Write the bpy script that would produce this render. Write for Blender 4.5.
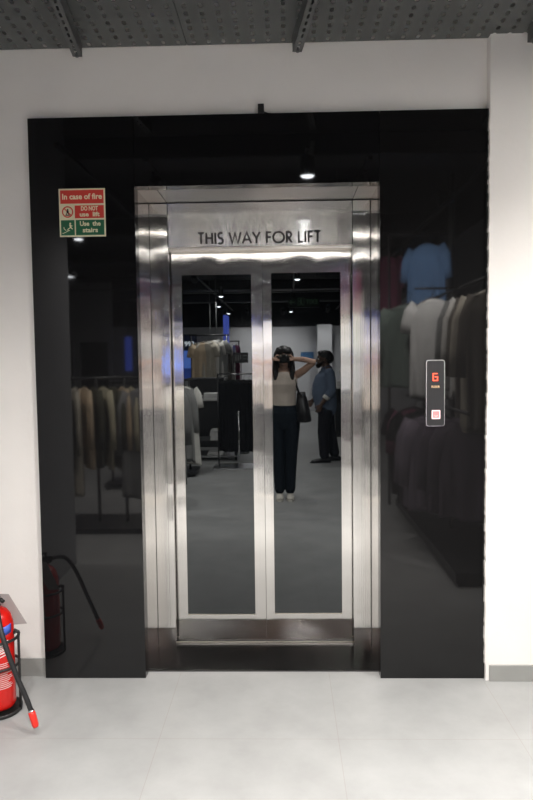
import bpy, bmesh, math, random
from mathutils import Vector, Matrix

for o in list(bpy.data.objects):
    bpy.data.objects.remove(o, do_unlink=True)
SC = bpy.context.scene
COL = SC.collection
PI = math.pi

# ------------------------------------------------------------------ camera
def camera_basis(yaw, pitch, roll):
    f = Vector((math.sin(yaw)*math.cos(pitch), math.cos(yaw)*math.cos(pitch), math.sin(pitch)))
    r = Vector((math.cos(yaw), -math.sin(yaw), 0)); u = r.cross(f)
    r2 = r*math.cos(roll)+u*math.sin(roll); u2 = -r*math.sin(roll)+u*math.cos(roll)
    return r2, u2, f
cd = bpy.data.cameras.new('view_camera'); cam = bpy.data.objects.new('view_camera', cd); COL.objects.link(cam)
r_, u_, f_ = camera_basis(-0.0264, -0.0614, -0.0121)
cam.matrix_world = Matrix(((r_.x, u_.x, -f_.x, 0), (r_.y, u_.y, -f_.y, -3.16), (r_.z, u_.z, -f_.z, 1.55), (0, 0, 0, 1)))
cd.sensor_fit = 'VERTICAL'; cd.sensor_height = 36.0; cd.sensor_width = 24.0
cd.lens = 668.4*36.0/800.0
cd.clip_start = 0.01; cd.clip_end = 80
SC.camera = cam

# ------------------------------------------------------------------ world, exposure
w = bpy.data.worlds.new('world'); SC.world = w; w.use_nodes = True
w.node_tree.nodes['Background'].inputs[0].default_value = (0.9, 0.95, 1.0, 1)
w.node_tree.nodes['Background'].inputs[1].default_value = 0.05
SC.view_settings.view_transform = 'Standard'; SC.view_settings.look = 'None'
SC.view_settings.gamma = 1; SC.view_settings.use_curve_mapping = False
SC.view_settings.exposure = -0.10
SC.cycles.max_bounces = 8; SC.cycles.diffuse_bounces = 4; SC.cycles.glossy_bounces = 5
SC.cycles.sample_clamp_indirect = 6.0

SPOT_W = 155.0        # watts of one track spotlight
LINE_W = 30.0        # watts of one added linear ceiling light

# ------------------------------------------------------------------ materials
def new_mat(name):
    m = bpy.data.materials.new(name); m.use_nodes = True
    return m, m.node_tree, m.node_tree.nodes['Principled BSDF']
def mat(name, col, rough=0.5, metal=0.0, ior=1.45, var=0.0, vscale=8.0, bump=0.0, bscale=60.0, stretch=(1, 1, 1), emit=None, estr=0.0, aniso=0.0, tangent=None, vdetail=4, tint=None, rvar=0.0, space='Object', grain=None):
    m, nt, b = new_mat(name)
    b.inputs['Base Color'].default_value = (*col, 1)
    b.inputs['Roughness'].default_value = rough
    b.inputs['Metallic'].default_value = metal
    b.inputs['IOR'].default_value = ior
    tc = nt.nodes.new('ShaderNodeTexCoord'); mp = nt.nodes.new('ShaderNodeMapping')
    nt.links.new(tc.outputs[space], mp.inputs['Vector']); mp.inputs['Scale'].default_value = stretch
    n = nt.nodes.new('ShaderNodeTexNoise'); n.inputs['Scale'].default_value = vscale; n.inputs['Detail'].default_value = vdetail
    nt.links.new(mp.outputs[0], n.inputs['Vector'])
    if var > 0:
        mr = nt.nodes.new('ShaderNodeMapRange'); mr.inputs['From Min'].default_value = .25; mr.inputs['From Max'].default_value = .75
        mr.inputs['To Min'].default_value = 1-var; mr.inputs['To Max'].default_value = 1+var
        mx = nt.nodes.new('ShaderNodeMix'); mx.data_type = 'RGBA'; mx.blend_type = 'MULTIPLY'; mx.inputs['Factor'].default_value = 1
        mx.inputs['A'].default_value = (*col, 1)
        nt.links.new(n.outputs['Fac'], mr.inputs['Value']); nt.links.new(mr.outputs[0], mx.inputs['B']); nt.links.new(mx.outputs['Result'], b.inputs['Base Color'])
    if rvar > 0:
        mr = nt.nodes.new('ShaderNodeMapRange'); mr.inputs['To Min'].default_value = max(0, rough-rvar); mr.inputs['To Max'].default_value = rough+rvar
        nt.links.new(n.outputs['Fac'], mr.inputs['Value']); nt.links.new(mr.outputs[0], b.inputs['Roughness'])
    if bump > 0:
        n2 = nt.nodes.new('ShaderNodeTexNoise'); n2.inputs['Scale'].default_value = bscale; n2.inputs['Detail'].default_value = 2
        nt.links.new(tc.outputs[space] if aniso else mp.outputs[0], n2.inputs['Vector'])
        bp = nt.nodes.new('ShaderNodeBump'); bp.inputs['Strength'].default_value = 1; bp.inputs['Distance'].default_value = bump
        nt.links.new(n2.outputs['Fac'], bp.inputs['Height']); nt.links.new(bp.outputs[0], b.inputs['Normal'])
    if grain:
        g1 = nt.nodes.new('ShaderNodeMapping'); g1.inputs['Scale'].default_value = grain[1]
        g2 = nt.nodes.new('ShaderNodeTexNoise'); g2.inputs['Scale'].default_value = 1; g2.inputs['Detail'].default_value = 1
        nt.links.new(tc.outputs['Object'], g1.inputs['Vector']); nt.links.new(g1.outputs[0], g2.inputs['Vector'])
        g3 = nt.nodes.new('ShaderNodeBump'); g3.inputs['Distance'].default_value = grain[0]
        nt.links.new(g2.outputs['Fac'], g3.inputs['Height']); nt.links.new(bp.outputs[0], g3.inputs['Normal']); nt.links.new(g3.outputs[0], b.inputs['Normal'])
    if emit:
        b.inputs['Emission Color'].default_value = (*emit, 1); b.inputs['Emission Strength'].default_value = estr
    if aniso:
        b.inputs['Anisotropic'].default_value = aniso
        c = nt.nodes.new('ShaderNodeCombineXYZ')
        for i in range(3): c.inputs[i].default_value = tangent[i]
        nt.links.new(c.outputs[0], b.inputs['Tangent'])
    if tint: b.inputs['Specular Tint'].default_value = (*tint, 1)
    return m

M = {}
M['wall'] = mat('white_wall_paint', (.87, .835, .80), .6, var=.03, vscale=3, bump=.0006, bscale=40, space='Object')
M['wall_side'] = mat('grey_side_wall_paint', (.30, .30, .31), .6, var=.04, vscale=3)
M['store_wall'] = mat('pale_store_wall_paint', (.58, .58, .60), .6, var=.05, vscale=2)
M['dark_wall'] = mat('charcoal_wall_paint', (.035, .036, .04), .55, var=.1, vscale=3)
M['base'] = mat('grey_skirting', (.30, .30, .285), .45, var=.06, vscale=10)
M['granite'] = mat('black_polished_granite', (.0065, .0065, .007), .035, ior=1.44, var=.35, vscale=220, vdetail=2)
M['granite_side'] = mat('black_granite_second_slab', (.008, .0078, .008), .035, ior=1.44, var=.35, vscale=220, vdetail=2)
M['steelV'] = mat('brushed_steel_upright_grain', (.69, .67, .645), .10, 1, var=.03, vscale=1.0, stretch=(40, 40, .4), bump=.0036, bscale=2.6, aniso=1.0, tangent=(1, 1, 0), grain=(.00022, (220, 220, .3)))
M['steelH'] = mat('level_grain_steel_painted_streaks', (.52, .51, .49), .15, 1, var=.10, vscale=1.0, stretch=(9, .4, .5), bump=.0012, bscale=2.5, aniso=1.0, tangent=(0, 0, 1))  # colour stripes across the width stand in for upright streaks of reflected light
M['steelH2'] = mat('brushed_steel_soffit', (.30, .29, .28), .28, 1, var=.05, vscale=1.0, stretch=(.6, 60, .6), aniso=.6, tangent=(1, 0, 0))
M['trimsteel'] = mat('satin_steel_edge', (.85, .80, .72), .3, 1, var=.03)
M['sill'] = mat('worn_steel_threshold', (.14, .14, .145), .13, 1, var=.15, vscale=6, stretch=(.4, 2, 1), bump=.0008, bscale=3, aniso=1.0, tangent=(1, 0, 0))
M['glass'] = mat('dark_tinted_glass', (.002, .0025, .003), .012, ior=1.86, tint=(.93, .98, 1.0))
M['black'] = mat('black_plastic', (.012, .012, .012), .4, var=.1)
M['letter'] = mat('black_lettering', (.008, .008, .008), .5)
M['silver'] = mat('silver_rim', (.8, .8, .82), .25, 1, var=.03)
M['panelface'] = mat('dark_grey_panel_face', (.03, .03, .032), .3, ior=1.5, var=.05)
M['reddigit'] = mat('red_led', (.8, .05, .02), .4, emit=(1, .13, .06), estr=2.2)
M['amber'] = mat('amber_led', (.6, .4, .2), .4, emit=(.9, .6, .35), estr=.55)
M['btn_rim'] = mat('lit_button_rim', (.9, .7, .7), .3, emit=(1, .55, .58), estr=.55)
M['btn_face'] = mat('lit_button_face', (.75, .3, .3), .3, emit=(.8, .22, .22), estr=.25)
M['ceil'] = mat('dark_grey_perforated_steel', (.085, .09, .088), .5, .0, var=.08, vscale=5)
M['channel'] = mat('grey_slotted_channel', (.13, .135, .135), .45, .3, var=.06)
M['void'] = mat('black_painted_soffit', (.012, .012, .013), .8, var=.2, vscale=2)
M['duct'] = mat('black_painted_duct', (.028, .028, .03), .6, var=.15, vscale=2)
M['sign_pale'] = mat('cream_sign_plate', (.78, .72, .50), .45, var=.03)
M['sign_red'] = mat('red_sign_print', (.62, .045, .03), .45, var=.04)
M['sign_green'] = mat('green_sign_print', (.012, .12, .055), .45, var=.04)
M['sign_text'] = mat('cream_sign_print', (.82, .76, .52), .45)
M['ext_red'] = mat('red_gloss_enamel', (.62, .012, .008), .22, ior=1.5, var=.03)
M['nozzle_red'] = mat('red_plastic', (.75, .03, .02), .4, var=.03)
M['rubber'] = mat('black_rubber', (.015, .015, .016), .5, var=.1)
M['wire'] = mat('black_wire', (.014, .014, .014), .38, var=.15)
M['label_blue'] = mat('blue_label_print', (.07, .13, .55), .4, var=.05)
M['label_white'] = mat('white_label_print', (.75, .72, .70), .4, var=.05)
M['card'] = mat('grey_tag_card', (.38, .36, .35), .6, var=.05)
M['lamp'] = mat('black_lamp_housing', (.02, .02, .02), .45, var=.1)
M['lens'] = mat('lit_lamp_lens', (1, 1, 1), .4, emit=(.93, .96, 1.0), estr=40)
M['line'] = mat('added_light_diffuser', (1, 1, 1), .4, emit=(1, .96, .90), estr=3)
M['chrome'] = mat('chrome_tube', (.75, .75, .76), .18, 1, var=.03)
M['rackblack'] = mat('black_rack_metal', (.02, .02, .021), .4, var=.1)
M['hanger'] = mat('black_hanger_plastic', (.02, .02, .02), .35, var=.1)
def cloth(name, c, var=.08):
    M[name] = mat(name, c, .85, var=var, vscale=14, bump=.001, bscale=90); M[name].node_tree.nodes['Principled BSDF'].inputs['Specular IOR Level'].default_value = .15; return M[name]
for n, c in dict(cloth_white=(.78, .77, .75), cloth_offwhite=(.62, .60, .56), cloth_grey=(.22, .22, .215), cloth_stone=(.46, .42, .35), cloth_olive=(.085, .085, .06), cloth_sage=(.20, .25, .22),
                 cloth_blue=(.21, .37, .66), cloth_maroon=(.17, .045, .085), cloth_mauve=(.27, .225, .28), cloth_darkmauve=(.16, .13, .165), cloth_black=(.007, .007, .008), cloth_beige=(.60, .47, .33),
                 cloth_cream=(.58, .53, .38), cloth_brown=(.13, .115, .10), cloth_denim=(.12, .155, .22), cloth_jeans=(.009, .014, .020), cloth_trousers=(.014, .014, .018), cloth_top=(.60, .52, .45)).items():
    cloth(n, c)
M['skin'] = mat('skin', (.50, .31, .23), .55, var=.04)
M['skin_dark'] = mat('skin_tan', (.10, .055, .038), .55, var=.04)
M['hair'] = mat('dark_hair', (.012, .010, .010), .5, var=.3, vscale=30, stretch=(6, 6, 1))
M['leather'] = mat('black_leather', (.014, .013, .014), .4, var=.1)
M['sole'] = mat('pale_rubber_sole', (.55, .53, .48), .6, var=.05)
M['canvas'] = mat('white_canvas_shoe', (.66, .62, .55), .7, var=.05)
M['screen_dark'] = mat('lit_screen_navy', (.01, .015, .05), .3, emit=(.008, .02, .075), estr=.6)
M['screen_blue'] = mat('lit_screen_blue', (.1, .2, .8), .3, emit=(.16, .33, 1.0), estr=2.4)
M['screen_deep'] = mat('lit_screen_deep_blue', (.05, .1, .5), .3, emit=(.06, .14, .6), estr=1.0)
M['banner'] = mat('lit_blue_banner', (.05, .08, .5), .4, emit=(.13, .2, .95), estr=2.6)
M['screen_text'] = mat('lit_screen_text', (.9, .9, .95), .3, emit=(.9, .95, 1), estr=5)
M['exit_lit'] = mat('dim_exit_print', (.1, .2, .12), .4, emit=(.22, .34, .2), estr=.22)
M['exit_plate'] = mat('dark_exit_plate', (.01, .02, .013), .35)
M['poster'] = mat('blue_poster_print', (.06, .16, .32), .5, var=.4, vscale=20)

# floor: large grey tiles with fine joints
def floor_material():
    m, nt, b = new_mat('grey_floor_tile')
    tc = nt.nodes.new('ShaderNodeTexCoord'); mp = nt.nodes.new('ShaderNodeMapping')
    nt.links.new(tc.outputs['Object'], mp.inputs['Vector']); mp.inputs['Location'].default_value = (-.207, .52, 0)
    br = nt.nodes.new('ShaderNodeTexBrick'); br.offset = 0.0; br.squash = 1
    br.inputs['Scale'].default_value = 1; br.inputs['Brick Width'].default_value = .733; br.inputs['Row Height'].default_value = .733
    br.inputs['Mortar Size'].default_value = .0016; br.inputs['Mortar Smooth'].default_value = .3; br.inputs['Bias'].default_value = 0
    br.inputs['Color1'].default_value = (.35, .352, .347, 1); br.inputs['Color2'].default_value = (.362, .362, .355, 1); br.inputs['Mortar'].default_value = (.315, .30, .28, 1)
    nt.links.new(mp.outputs[0], br.inputs['Vector'])
    n = nt.nodes.new('ShaderNodeTexNoise'); n.inputs['Scale'].default_value = 3.5; n.inputs['Detail'].default_value = 8; n.inputs['Roughness'].default_value = .6
    nt.links.new(tc.outputs['Object'], n.inputs['Vector'])
    mr = nt.nodes.new('ShaderNodeMapRange'); mr.inputs['From Min'].default_value = .3; mr.inputs['From Max'].default_value = .7; mr.inputs['To Min'].default_value = .86; mr.inputs['To Max'].default_value = 1.08
    nt.links.new(n.outputs['Fac'], mr.inputs['Value'])
    mx = nt.nodes.new('ShaderNodeMix'); mx.data_type = 'RGBA'; mx.blend_type = 'MULTIPLY'; mx.inputs['Factor'].default_value = 1
    nt.links.new(br.outputs['Color'], mx.inputs['A']); nt.links.new(mr.outputs[0], mx.inputs['B']); nt.links.new(mx.outputs['Result'], b.inputs['Base Color'])
    n2 = nt.nodes.new('ShaderNodeTexNoise'); n2.inputs['Scale'].default_value = 9; n2.inputs['Detail'].default_value = 5
    nt.links.new(tc.outputs['Object'], n2.inputs['Vector'])
    m2 = nt.nodes.new('ShaderNodeMapRange'); m2.inputs['To Min'].default_value = .34; m2.inputs['To Max'].default_value = .5
    nt.links.new(n2.outputs['Fac'], m2.inputs['Value']); nt.links.new(m2.outputs[0], b.inputs['Roughness'])
    return m
M['floor'] = floor_material()

# ------------------------------------------------------------------ builders
class MB:
    """collects shapes into one mesh"""
    def __init__(self): self.bm = bmesh.new()
    def box(self, x0, x1, y0, y1, z0, z1, bev=0):
        r = bmesh.ops.create_cube(self.bm, size=1, matrix=Matrix.Translation(((x0+x1)/2, (y0+y1)/2, (z0+z1)/2)) @ Matrix.Diagonal((abs(x1-x0), abs(y1-y0), abs(z1-z0), 1)))
        if bev > 0:
            es = list({e for v in r['verts'] for e in v.link_edges})
            bmesh.ops.bevel(self.bm, geom=es, offset=bev, segments=2, affect='EDGES', profile=.7)
        return self
    def tube(self, pts, r, n=10, closed=False, r2=None, ref=None, cap=True):
        """pts: points; r: radius or per-point list of radius or (a,b)"""
        P = [Vector(p) for p in pts]; N = len(P); rings = []
        prev = None
        for i, p in enumerate(P):
            if closed: t = (P[(i+1) % N]-P[i-1])
            elif i == 0: t = P[1]-P[0]
            elif i == N-1: t = P[-1]-P[-2]
            else: t = (P[i+1]-P[i]).normalized()+(P[i]-P[i-1]).normalized()
            if t.length < 1e-9: t = Vector((0, 0, 1))
            t.normalize()
            rf = Vector(ref) if ref is not None else (prev if prev is not None else (Vector((0, 0, 1)) if abs(t.z) < .9 else Vector((0, 1, 0))))
            s = t.cross(rf)
            if s.length < 1e-4: s = t.cross(Vector((.3, .9, .1)))
            s.normalize(); o = s.cross(t).normalized()
            if ref is None: prev = o
            rr = r[i] if isinstance(r, (list, tuple)) else r
            a, b = rr if isinstance(rr, (list, tuple)) else (rr, rr)
            rings.append([self.bm.verts.new(p+s*a*math.cos(2*PI*k/n)+o*b*math.sin(2*PI*k/n)) for k in range(n)])
        for i in range(N if closed else N-1):
            A, B = rings[i], rings[(i+1) % N]
            for k in range(n):
                try: self.bm.faces.new((A[k], A[(k+1) % n], B[(k+1) % n], B[k]))
                except ValueError: pass
        if not closed and cap:
            self.bm.faces.new(list(reversed(rings[0]))); self.bm.faces.new(rings[-1])
        return self
    def cyl(self, c, r, h, axis='z', n=24, r2=None):
        d = {'x': Vector((1, 0, 0)), 'y': Vector((0, 1, 0)), 'z': Vector((0, 0, 1))}[axis]
        return self.tube([Vector(c)-d*h/2, Vector(c)+d*h/2], [r, r if r2 is None else r2], n)
    def lathe(self, prof, c=(0, 0, 0), n=32):
        rings = []
        for (r, z) in prof:
            rings.append([self.bm.verts.new((c[0]+max(r, 1e-4)*math.cos(2*PI*k/n), c[1]+max(r, 1e-4)*math.sin(2*PI*k/n), c[2]+z)) for k in range(n)])
        for A, B in zip(rings, rings[1:]):
            for k in range(n): self.bm.faces.new((A[k], A[(k+1) % n], B[(k+1) % n], B[k]))
        self.bm.faces.new(list(reversed(rings[0]))); self.bm.faces.new(rings[-1])
        return self
    def ball(self, c, r, seg=16):
        rr = r if isinstance(r, (tuple, list)) else (r, r, r)
        bmesh.ops.create_uvsphere(self.bm, u_segments=seg, v_segments=seg//2+2, radius=1, matrix=Matrix.Translation(c) @ Matrix.Diagonal((*rr, 1)))
        return self
    def limb(self, pts, n=14, ref=(0, 1, 0)):
        """pts: (x,y,z,a[,b]) tapered limb with rounded ends"""
        P = [Vector(p[:3]) for p in pts]; R = [(p[3], p[4] if len(p) > 4 else p[3]) for p in pts]
        d0 = (P[0]-P[1]).normalized(); d1 = (P[-1]-P[-2]).normalized(); m0 = min(R[0]); m1 = min(R[-1])
        pp = [P[0]+d0*m0*.95, P[0]+d0*m0*.6]+P+[P[-1]+d1*m1*.6, P[-1]+d1*m1*.95]
        rr = [(R[0][0]*.3, R[0][1]*.3), (R[0][0]*.8, R[0][1]*.8)]+R+[(R[-1][0]*.8, R[-1][1]*.8), (R[-1][0]*.3, R[-1][1]*.3)]
        return self.tube(pp, rr, n, ref=ref)
    def quad(self, *p):
        self.bm.faces.new([self.bm.verts.new(q) for q in p]); return self
    def mesh(self, name, m, smooth=False, remesh=0, smooth_it=0):
        me = bpy.data.meshes.new(name)
        bmesh.ops.recalc_face_normals(self.bm, faces=self.bm.faces)
        self.bm.to_mesh(me); self.bm.free()
        if remesh:
            o = bpy.data.objects.new('tmp', me); COL.objects.link(o)
            md = o.modifiers.new('r', 'REMESH'); md.mode = 'VOXEL'; md.voxel_size = remesh
            if smooth_it: sm = o.modifiers.new('s', 'SMOOTH'); sm.iterations = smooth_it; sm.factor = .5
            dg = bpy.context.evaluated_depsgraph_get(); dg.update()
            me2 = bpy.data.meshes.new_from_object(o.evaluated_get(dg)); me2.name = name
            bpy.data.objects.remove(o, do_unlink=True); me = me2; smooth = True
            me.materials.clear()
        me.materials.append(M[m] if isinstance(m, str) else m)
        if smooth:
            for p in me.polygons: p.use_smooth = True
        return me
    def build(self, name, m, parent=None, smooth=False, **k):
        o = bpy.data.objects.new(name, self.mesh(name, m, smooth, **k)); COL.objects.link(o)
        if parent is not None: o.parent = parent
        return o

def tag(o, label, cat, group=None, kind=None):
    o['label'] = label; o['category'] = cat
    if group: o['group'] = group
    if kind: o['kind'] = kind
    return o
def thing(name, label, cat, loc=(0, 0, 0), rz=0, group=None):
    o = bpy.data.objects.new(name, None); COL.objects.link(o); o.location = loc; o.rotation_euler = (0, 0, rz)
    o.empty_display_size = .05
    return tag(o, label, cat, group)
def struct(name, mb, m, label, parent=None):
    o = mb.build(name, m, parent)
    if parent is None: o['kind'] = 'structure'; o['label'] = label; o['category'] = name.split('_')[0]
    return o
def copy_tree(o, parent=None):
    c = o.copy(); COL.objects.link(c); c.parent = parent
    for ch in list(o.children): copy_tree(ch, c)
    return c
def text_mesh(name, body, size, m, parent, loc, face='-y', bold=0.0, extrude=.0006, align='CENTER', width=None, sx=1):
    cu = bpy.data.curves.new(name, 'FONT'); cu.body = body; cu.size = size; cu.extrude = extrude; cu.offset = bold
    cu.align_x = align; cu.align_y = 'CENTER'; cu.resolution_u = 3
    o = bpy.data.objects.new('tmp', cu); COL.objects.link(o)
    dg = bpy.context.evaluated_depsgraph_get(); dg.update()
    me = bpy.data.meshes.new_from_object(o.evaluated_get(dg)); me.name = name
    bpy.data.objects.remove(o, do_unlink=True)
    xs = [v.co.x for v in me.vertices]; W = max(xs)-min(xs)
    if width: sx = width/W
    for v in me.vertices: v.co.x *= sx
    me.materials.clear(); me.materials.append(M[m])
    t = bpy.data.objects.new(name, me); COL.objects.link(t); t.location = loc
    t.rotation_euler = (PI/2, 0, 0 if face == '-y' else PI)
    if parent is not None: t.parent = parent
    return t

# ------------------------------------------------------------------ the setting
XL, XR = -.689, .452          # lift opening
GT = 2.682                    # top of the black cladding
OT = 2.36                     # top of the opening
struct('floor', MB().box(-6, 3, -16.2, .075, -.1, 0), 'floor', 'pale grey large-tile floor')
bw = MB()
bw.box(-6, XL-.012, .032, .6, 0, 3.6); bw.box(XR+.012, 3, .032, .6, 0, 3.6); bw.box(XL-.012, XR+.012, .032, .6, OT+.014, 3.6)
struct('wall_back', bw, 'wall', 'white painted wall around the lift')
struct('wall_right', MB().box(.9505, 3.0, -.021, .031, 0, 3.6), 'wall', 'white wall pier right of the black cladding')
struct('wall_shaft', MB().box(XL-.3, XR+.3, .9, 1.0, -.1, 3.6), 'dark_wall', 'dark lift shaft wall')
struct('wall_left', MB().box(-1.75, -1.61, -1.86, .031, 0, 3.6), 'wall_side', 'grey side wall end left of the lift, seen in the black cladding')
struct('wall_side', MB().box(2.55, 2.65, -5.2, -.022, 0, 3.6), 'dark_wall', 'charcoal display wall behind the right clothes rail')
rw = MB().box(1.95, 2.05, -15.7, -5.21, 0, 2.5)
struct('wall_side_far', rw, 'store_wall', 'pale side wall of the shop behind the man')
struct('wall_far', MB().box(-6, 3, -15.9, -15.75, 0, 2.5), 'store_wall', 'pale far wall of the shop')
struct('wall_outer', MB().box(-6.1, -6.0, -15.9, .03, 0, 3.6), 'dark_wall', 'dark far left wall of the shop')
struct('wall_far_top', MB().box(-6, 3, -15.9, -15.65, 2.5, 3.6).box(1.93, 2.1, -15.6, -5.3, 2.5, 3.6), 'void', 'black band above the far shop wall')
struct('ceiling', MB().box(-6, 3, -16, .6, 3.6, 3.7), 'void', 'black painted open ceiling')
struct('baseboard_left', MB().box(-1.609, -1.184, .020, .0318, 0, .088, .002), 'base', 'dark grey skirting left of the cladding')
struct('baseboard_right', MB().box(.966, 2.0, -.032, -.0212, 0, .078, .002), 'base', 'light grey skirting on the right wall pier')
# rough paint edge between the cladding and the pier
pe = MB(); random.seed(4)
zs = [.08+i*.02 for i in range(130)]
for a, b in zip(zs, zs[1:]):
    wv = .9505-.0045*random.random()-(.003 if a < 1.3 else 0)
    pe.box(wv, .9525, -.0235, -.0005, a, b)
struct('trim_1', pe, 'wall', 'rough white paint edge beside the black cladding')
# far pillar
struct('wall_pillar', MB().box(.95, 1.36, -15.3, -14.9, 0, 2.498), 'store_wall', 'white square pillar behind the man')

# ------------------------------------------------------------------ perforated ceiling trays and channels
def perforated(x0, x1, y0, y1, z, t=.0015, px=.0675, py=.0645):
    bm = bmesh.new(); nx = max(1, round((x1-x0)/px)); ny = max(1, round((y1-y0)/py)); dx = (x1-x0)/nx; dy = (y1-y0)/ny
    hx, hy = .0085, .0165
    inner = [(-hx, -hy*.6), (-hx*.5, -hy), (hx*.5, -hy), (hx, -hy*.6), (hx, hy*.6), (hx*.5, hy), (-hx*.5, hy), (-hx, hy*.6)]
    outer = [(-.5, -.25), (-.25, -.5), (.25, -.5), (.5, -.25), (.5, .25), (.25, .5), (-.25, .5), (-.5, .25)]
    cor = {0: (-.5, -.5), 2: (.5, -.5), 4: (.5, .5), 6: (-.5, .5)}
    for i in range(nx):
        for j in range(ny):
            cx, cy = x0+(i+.5)*dx, y0+(j+.5)*dy
            I = [bm.verts.new((cx+a, cy+b, z)) for a, b in inner]; O = [bm.verts.new((cx+a*dx, cy+b*dy, z)) for a, b in outer]
            for k in range(8):
                l = (k+1) % 8
                if k in cor:
                    c = bm.verts.new((cx+cor[k][0]*dx, cy+cor[k][1]*dy, z)); bm.faces.new((I[k], O[k], c, O[l], I[l]))
                else: bm.faces.new((I[k], O[k], O[l], I[l]))
    bmesh.ops.remove_doubles(bm, verts=bm.verts, dist=.0002)
    r = bmesh.ops.solidify(bm, geom=bm.faces[:], thickness=t)
    mb = MB(); mb.bm.free(); mb.bm = bm
    mb.box(x0, x0+.002, y0, y1, z, z+.04); mb.box(x1-.002, x1, y0, y1, z, z+.04); mb.box(x0, x1, y0, y0+.002, z, z+.04)
    return mb
for (a, b, lab) in ((-1.6, -.4335, 'dark grey perforated ceiling tray above the fire notice'), (-.4305, 2.5, 'wide dark grey perforated ceiling tray above the lift text and pier')):
    tag(perforated(a, b, -.80, .018, 3.004).build('perforated_ceiling_tray', 'ceil'), lab, 'ceiling panel', 'perforated ceiling trays')
def channel(x, y_end, label, rot):
    t = thing('slotted_channel', label, 'channel', (x, y_end, 2.935), rot, 'slotted support channels under the ceiling')
    m = MB(); L = .95; wd = .021
    m.box(-wd, -wd+.002, -L, 0, 0, .066); m.box(wd-.002, wd, -L, 0, 0, .066)
    m.box(-wd, -.005, -L, 0, 0, .002); m.box(.005, wd, -L, 0, 0, .002)
    k = 0
    y = 0
    while y > -L:
        m.box(-.005, .005, y-.022, y, 0, .002); y -= .055
    m.build('channel_body', 'channel', t)
    f = MB().cyl((0, -.02, .0), .006, .02).cyl((0, -.02, -.006), .009, .006, n=6); f.build('bolt', 'channel', t)
channel(-.925, -.045, 'grey slotted metal channel under the ceiling, above the fire notice', math.radians(7))
channel(.075, -.04, 'grey slotted metal channel under the ceiling, above the middle of the lift', math.radians(7))
channel(1.115, -.075, 'grey slotted metal channel at the top right corner', math.radians(7))

# ------------------------------------------------------------------ granite cladding
gc = thing('granite_cladding', 'polished black granite cladding framing the lift opening', 'wall cladding', (0, 0, 0))
MB().box(-1.183, XL, 0, .0315, 0, GT, .0015).build('granite_slab', 'granite', gc)
MB().box(XL+.001, XR-.001, 0, .0315, OT, GT, .0015).build('granite_slab', 'granite', gc)
MB().box(XR+.0005, .9535, -.001, .0315, 0, GT, .0015).build('granite_slab', 'granite_side', gc)
rv = MB(); rv.box(XL-.011, XL, .032, .069, 0, OT); rv.box(XR, XR+.011, .032, .069, 0, OT); rv.box(XL-.011, XR+.011, .032, .069, OT, OT+.012)
rv.build('granite_return', 'granite', gc)
clip = thing('cable_clip', 'small black clip on top edge of the granite cladding', 'clip', (-.093, -.001, GT))
MB().box(-.014, .014, -.006, .03, 0, .042, .003).build('clip_body', 'black', clip)
MB().tube([(.012, .02, .012), (.03, .022, .006), (.055, .024, .003)], .004, 8).build('wire_end', 'black', clip)

# ------------------------------------------------------------------ lift doorway
dw = thing('lift_doorway', 'brushed steel lift portal with lettered header', 'lift doorway', (0, .07, 0))
def L(o): o.location.y -= .07; return o
JY = .335; JI, JO = -.594, .360; TB = 2.118
for (a, b) in ((XL, JI), (JO, XR)):
    L(MB().box(a, b, JY, JY+.03, .004, OT, .001).build('jamb', 'steelV', dw))
L(MB().box(XL-.011, XL, .0705, JY-.0005, .004, OT).build('reveal', 'steelV', dw))
L(MB().box(XR, XR+.011, .0705, JY-.0005, .004, OT).build('reveal', 'steelV', dw))
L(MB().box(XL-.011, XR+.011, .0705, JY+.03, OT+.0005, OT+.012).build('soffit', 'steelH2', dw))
hd = L(MB().box(JI+.001, JO-.001, JY, JY+.03, TB+.014, OT, .001).build('header_panel', 'steelH', dw))
L(MB().box(JI+.001, JO-.001, JY-.001, .398, TB-.002, TB+.013, .002).build('header_trim', 'trimsteel', dw))
# lettering, drawn as even geometric strokes
def strokes():
    s = .5; D = {}
    def arc(cx, cy, r, a0, a1, n=18, ry=None): return [(cx+r*math.cos(math.radians(a0+(a1-a0)*i/n)), cy+(ry or r)*math.sin(math.radians(a0+(a1-a0)*i/n))) for i in range(n+1)]
    D['T'] = (.52, [[(0, 1), (.52, 1)], [(.26, 1), (.26, 0)]])
    D['H'] = (.62, [[(.05, 0), (.05, 1)], [(.57, 0), (.57, 1)], [(.05, .53), (.57, .53)]])
    D['I'] = (.12, [[(.06, 0), (.06, 1)]])
    D['S'] = (.44, [arc(.23, .75, .2, 40, 270, 16, .25)+arc(.21, .25, .22, 90, -140, 16, .25)[1:]])
    D['W'] = (1.02, [[(0, 1), (.26, .02), (.51, .95), (.76, .02), (1.02, 1)]])
    D['A'] = (.74, [[(0, 0), (.37, 1), (.74, 0)], [(.15, .33), (.59, .33)]])
    D['Y'] = (.62, [[(0, 1), (.31, .46), (.62, 1)], [(.31, .46), (.31, 0)]])
    D['F'] = (.42, [[(.05, 0), (.05, .97), (.42, .97)], [(.05, .52), (.40, .52)]])
    D['O'] = (1.0, [arc(.5, .5, .48, 0, 360, 32)])
    D['R'] = (.5, [[(.05, 0), (.05, .97), (.2, .97)]+arc(.2, .72, .25, 90, -90, 12)+[(.05, .47)], [(.2, .47), (.5, 0)]])
    D['L'] = (.4, [[(.05, 1), (.05, .04), (.4, .04)]])
    return D
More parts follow.
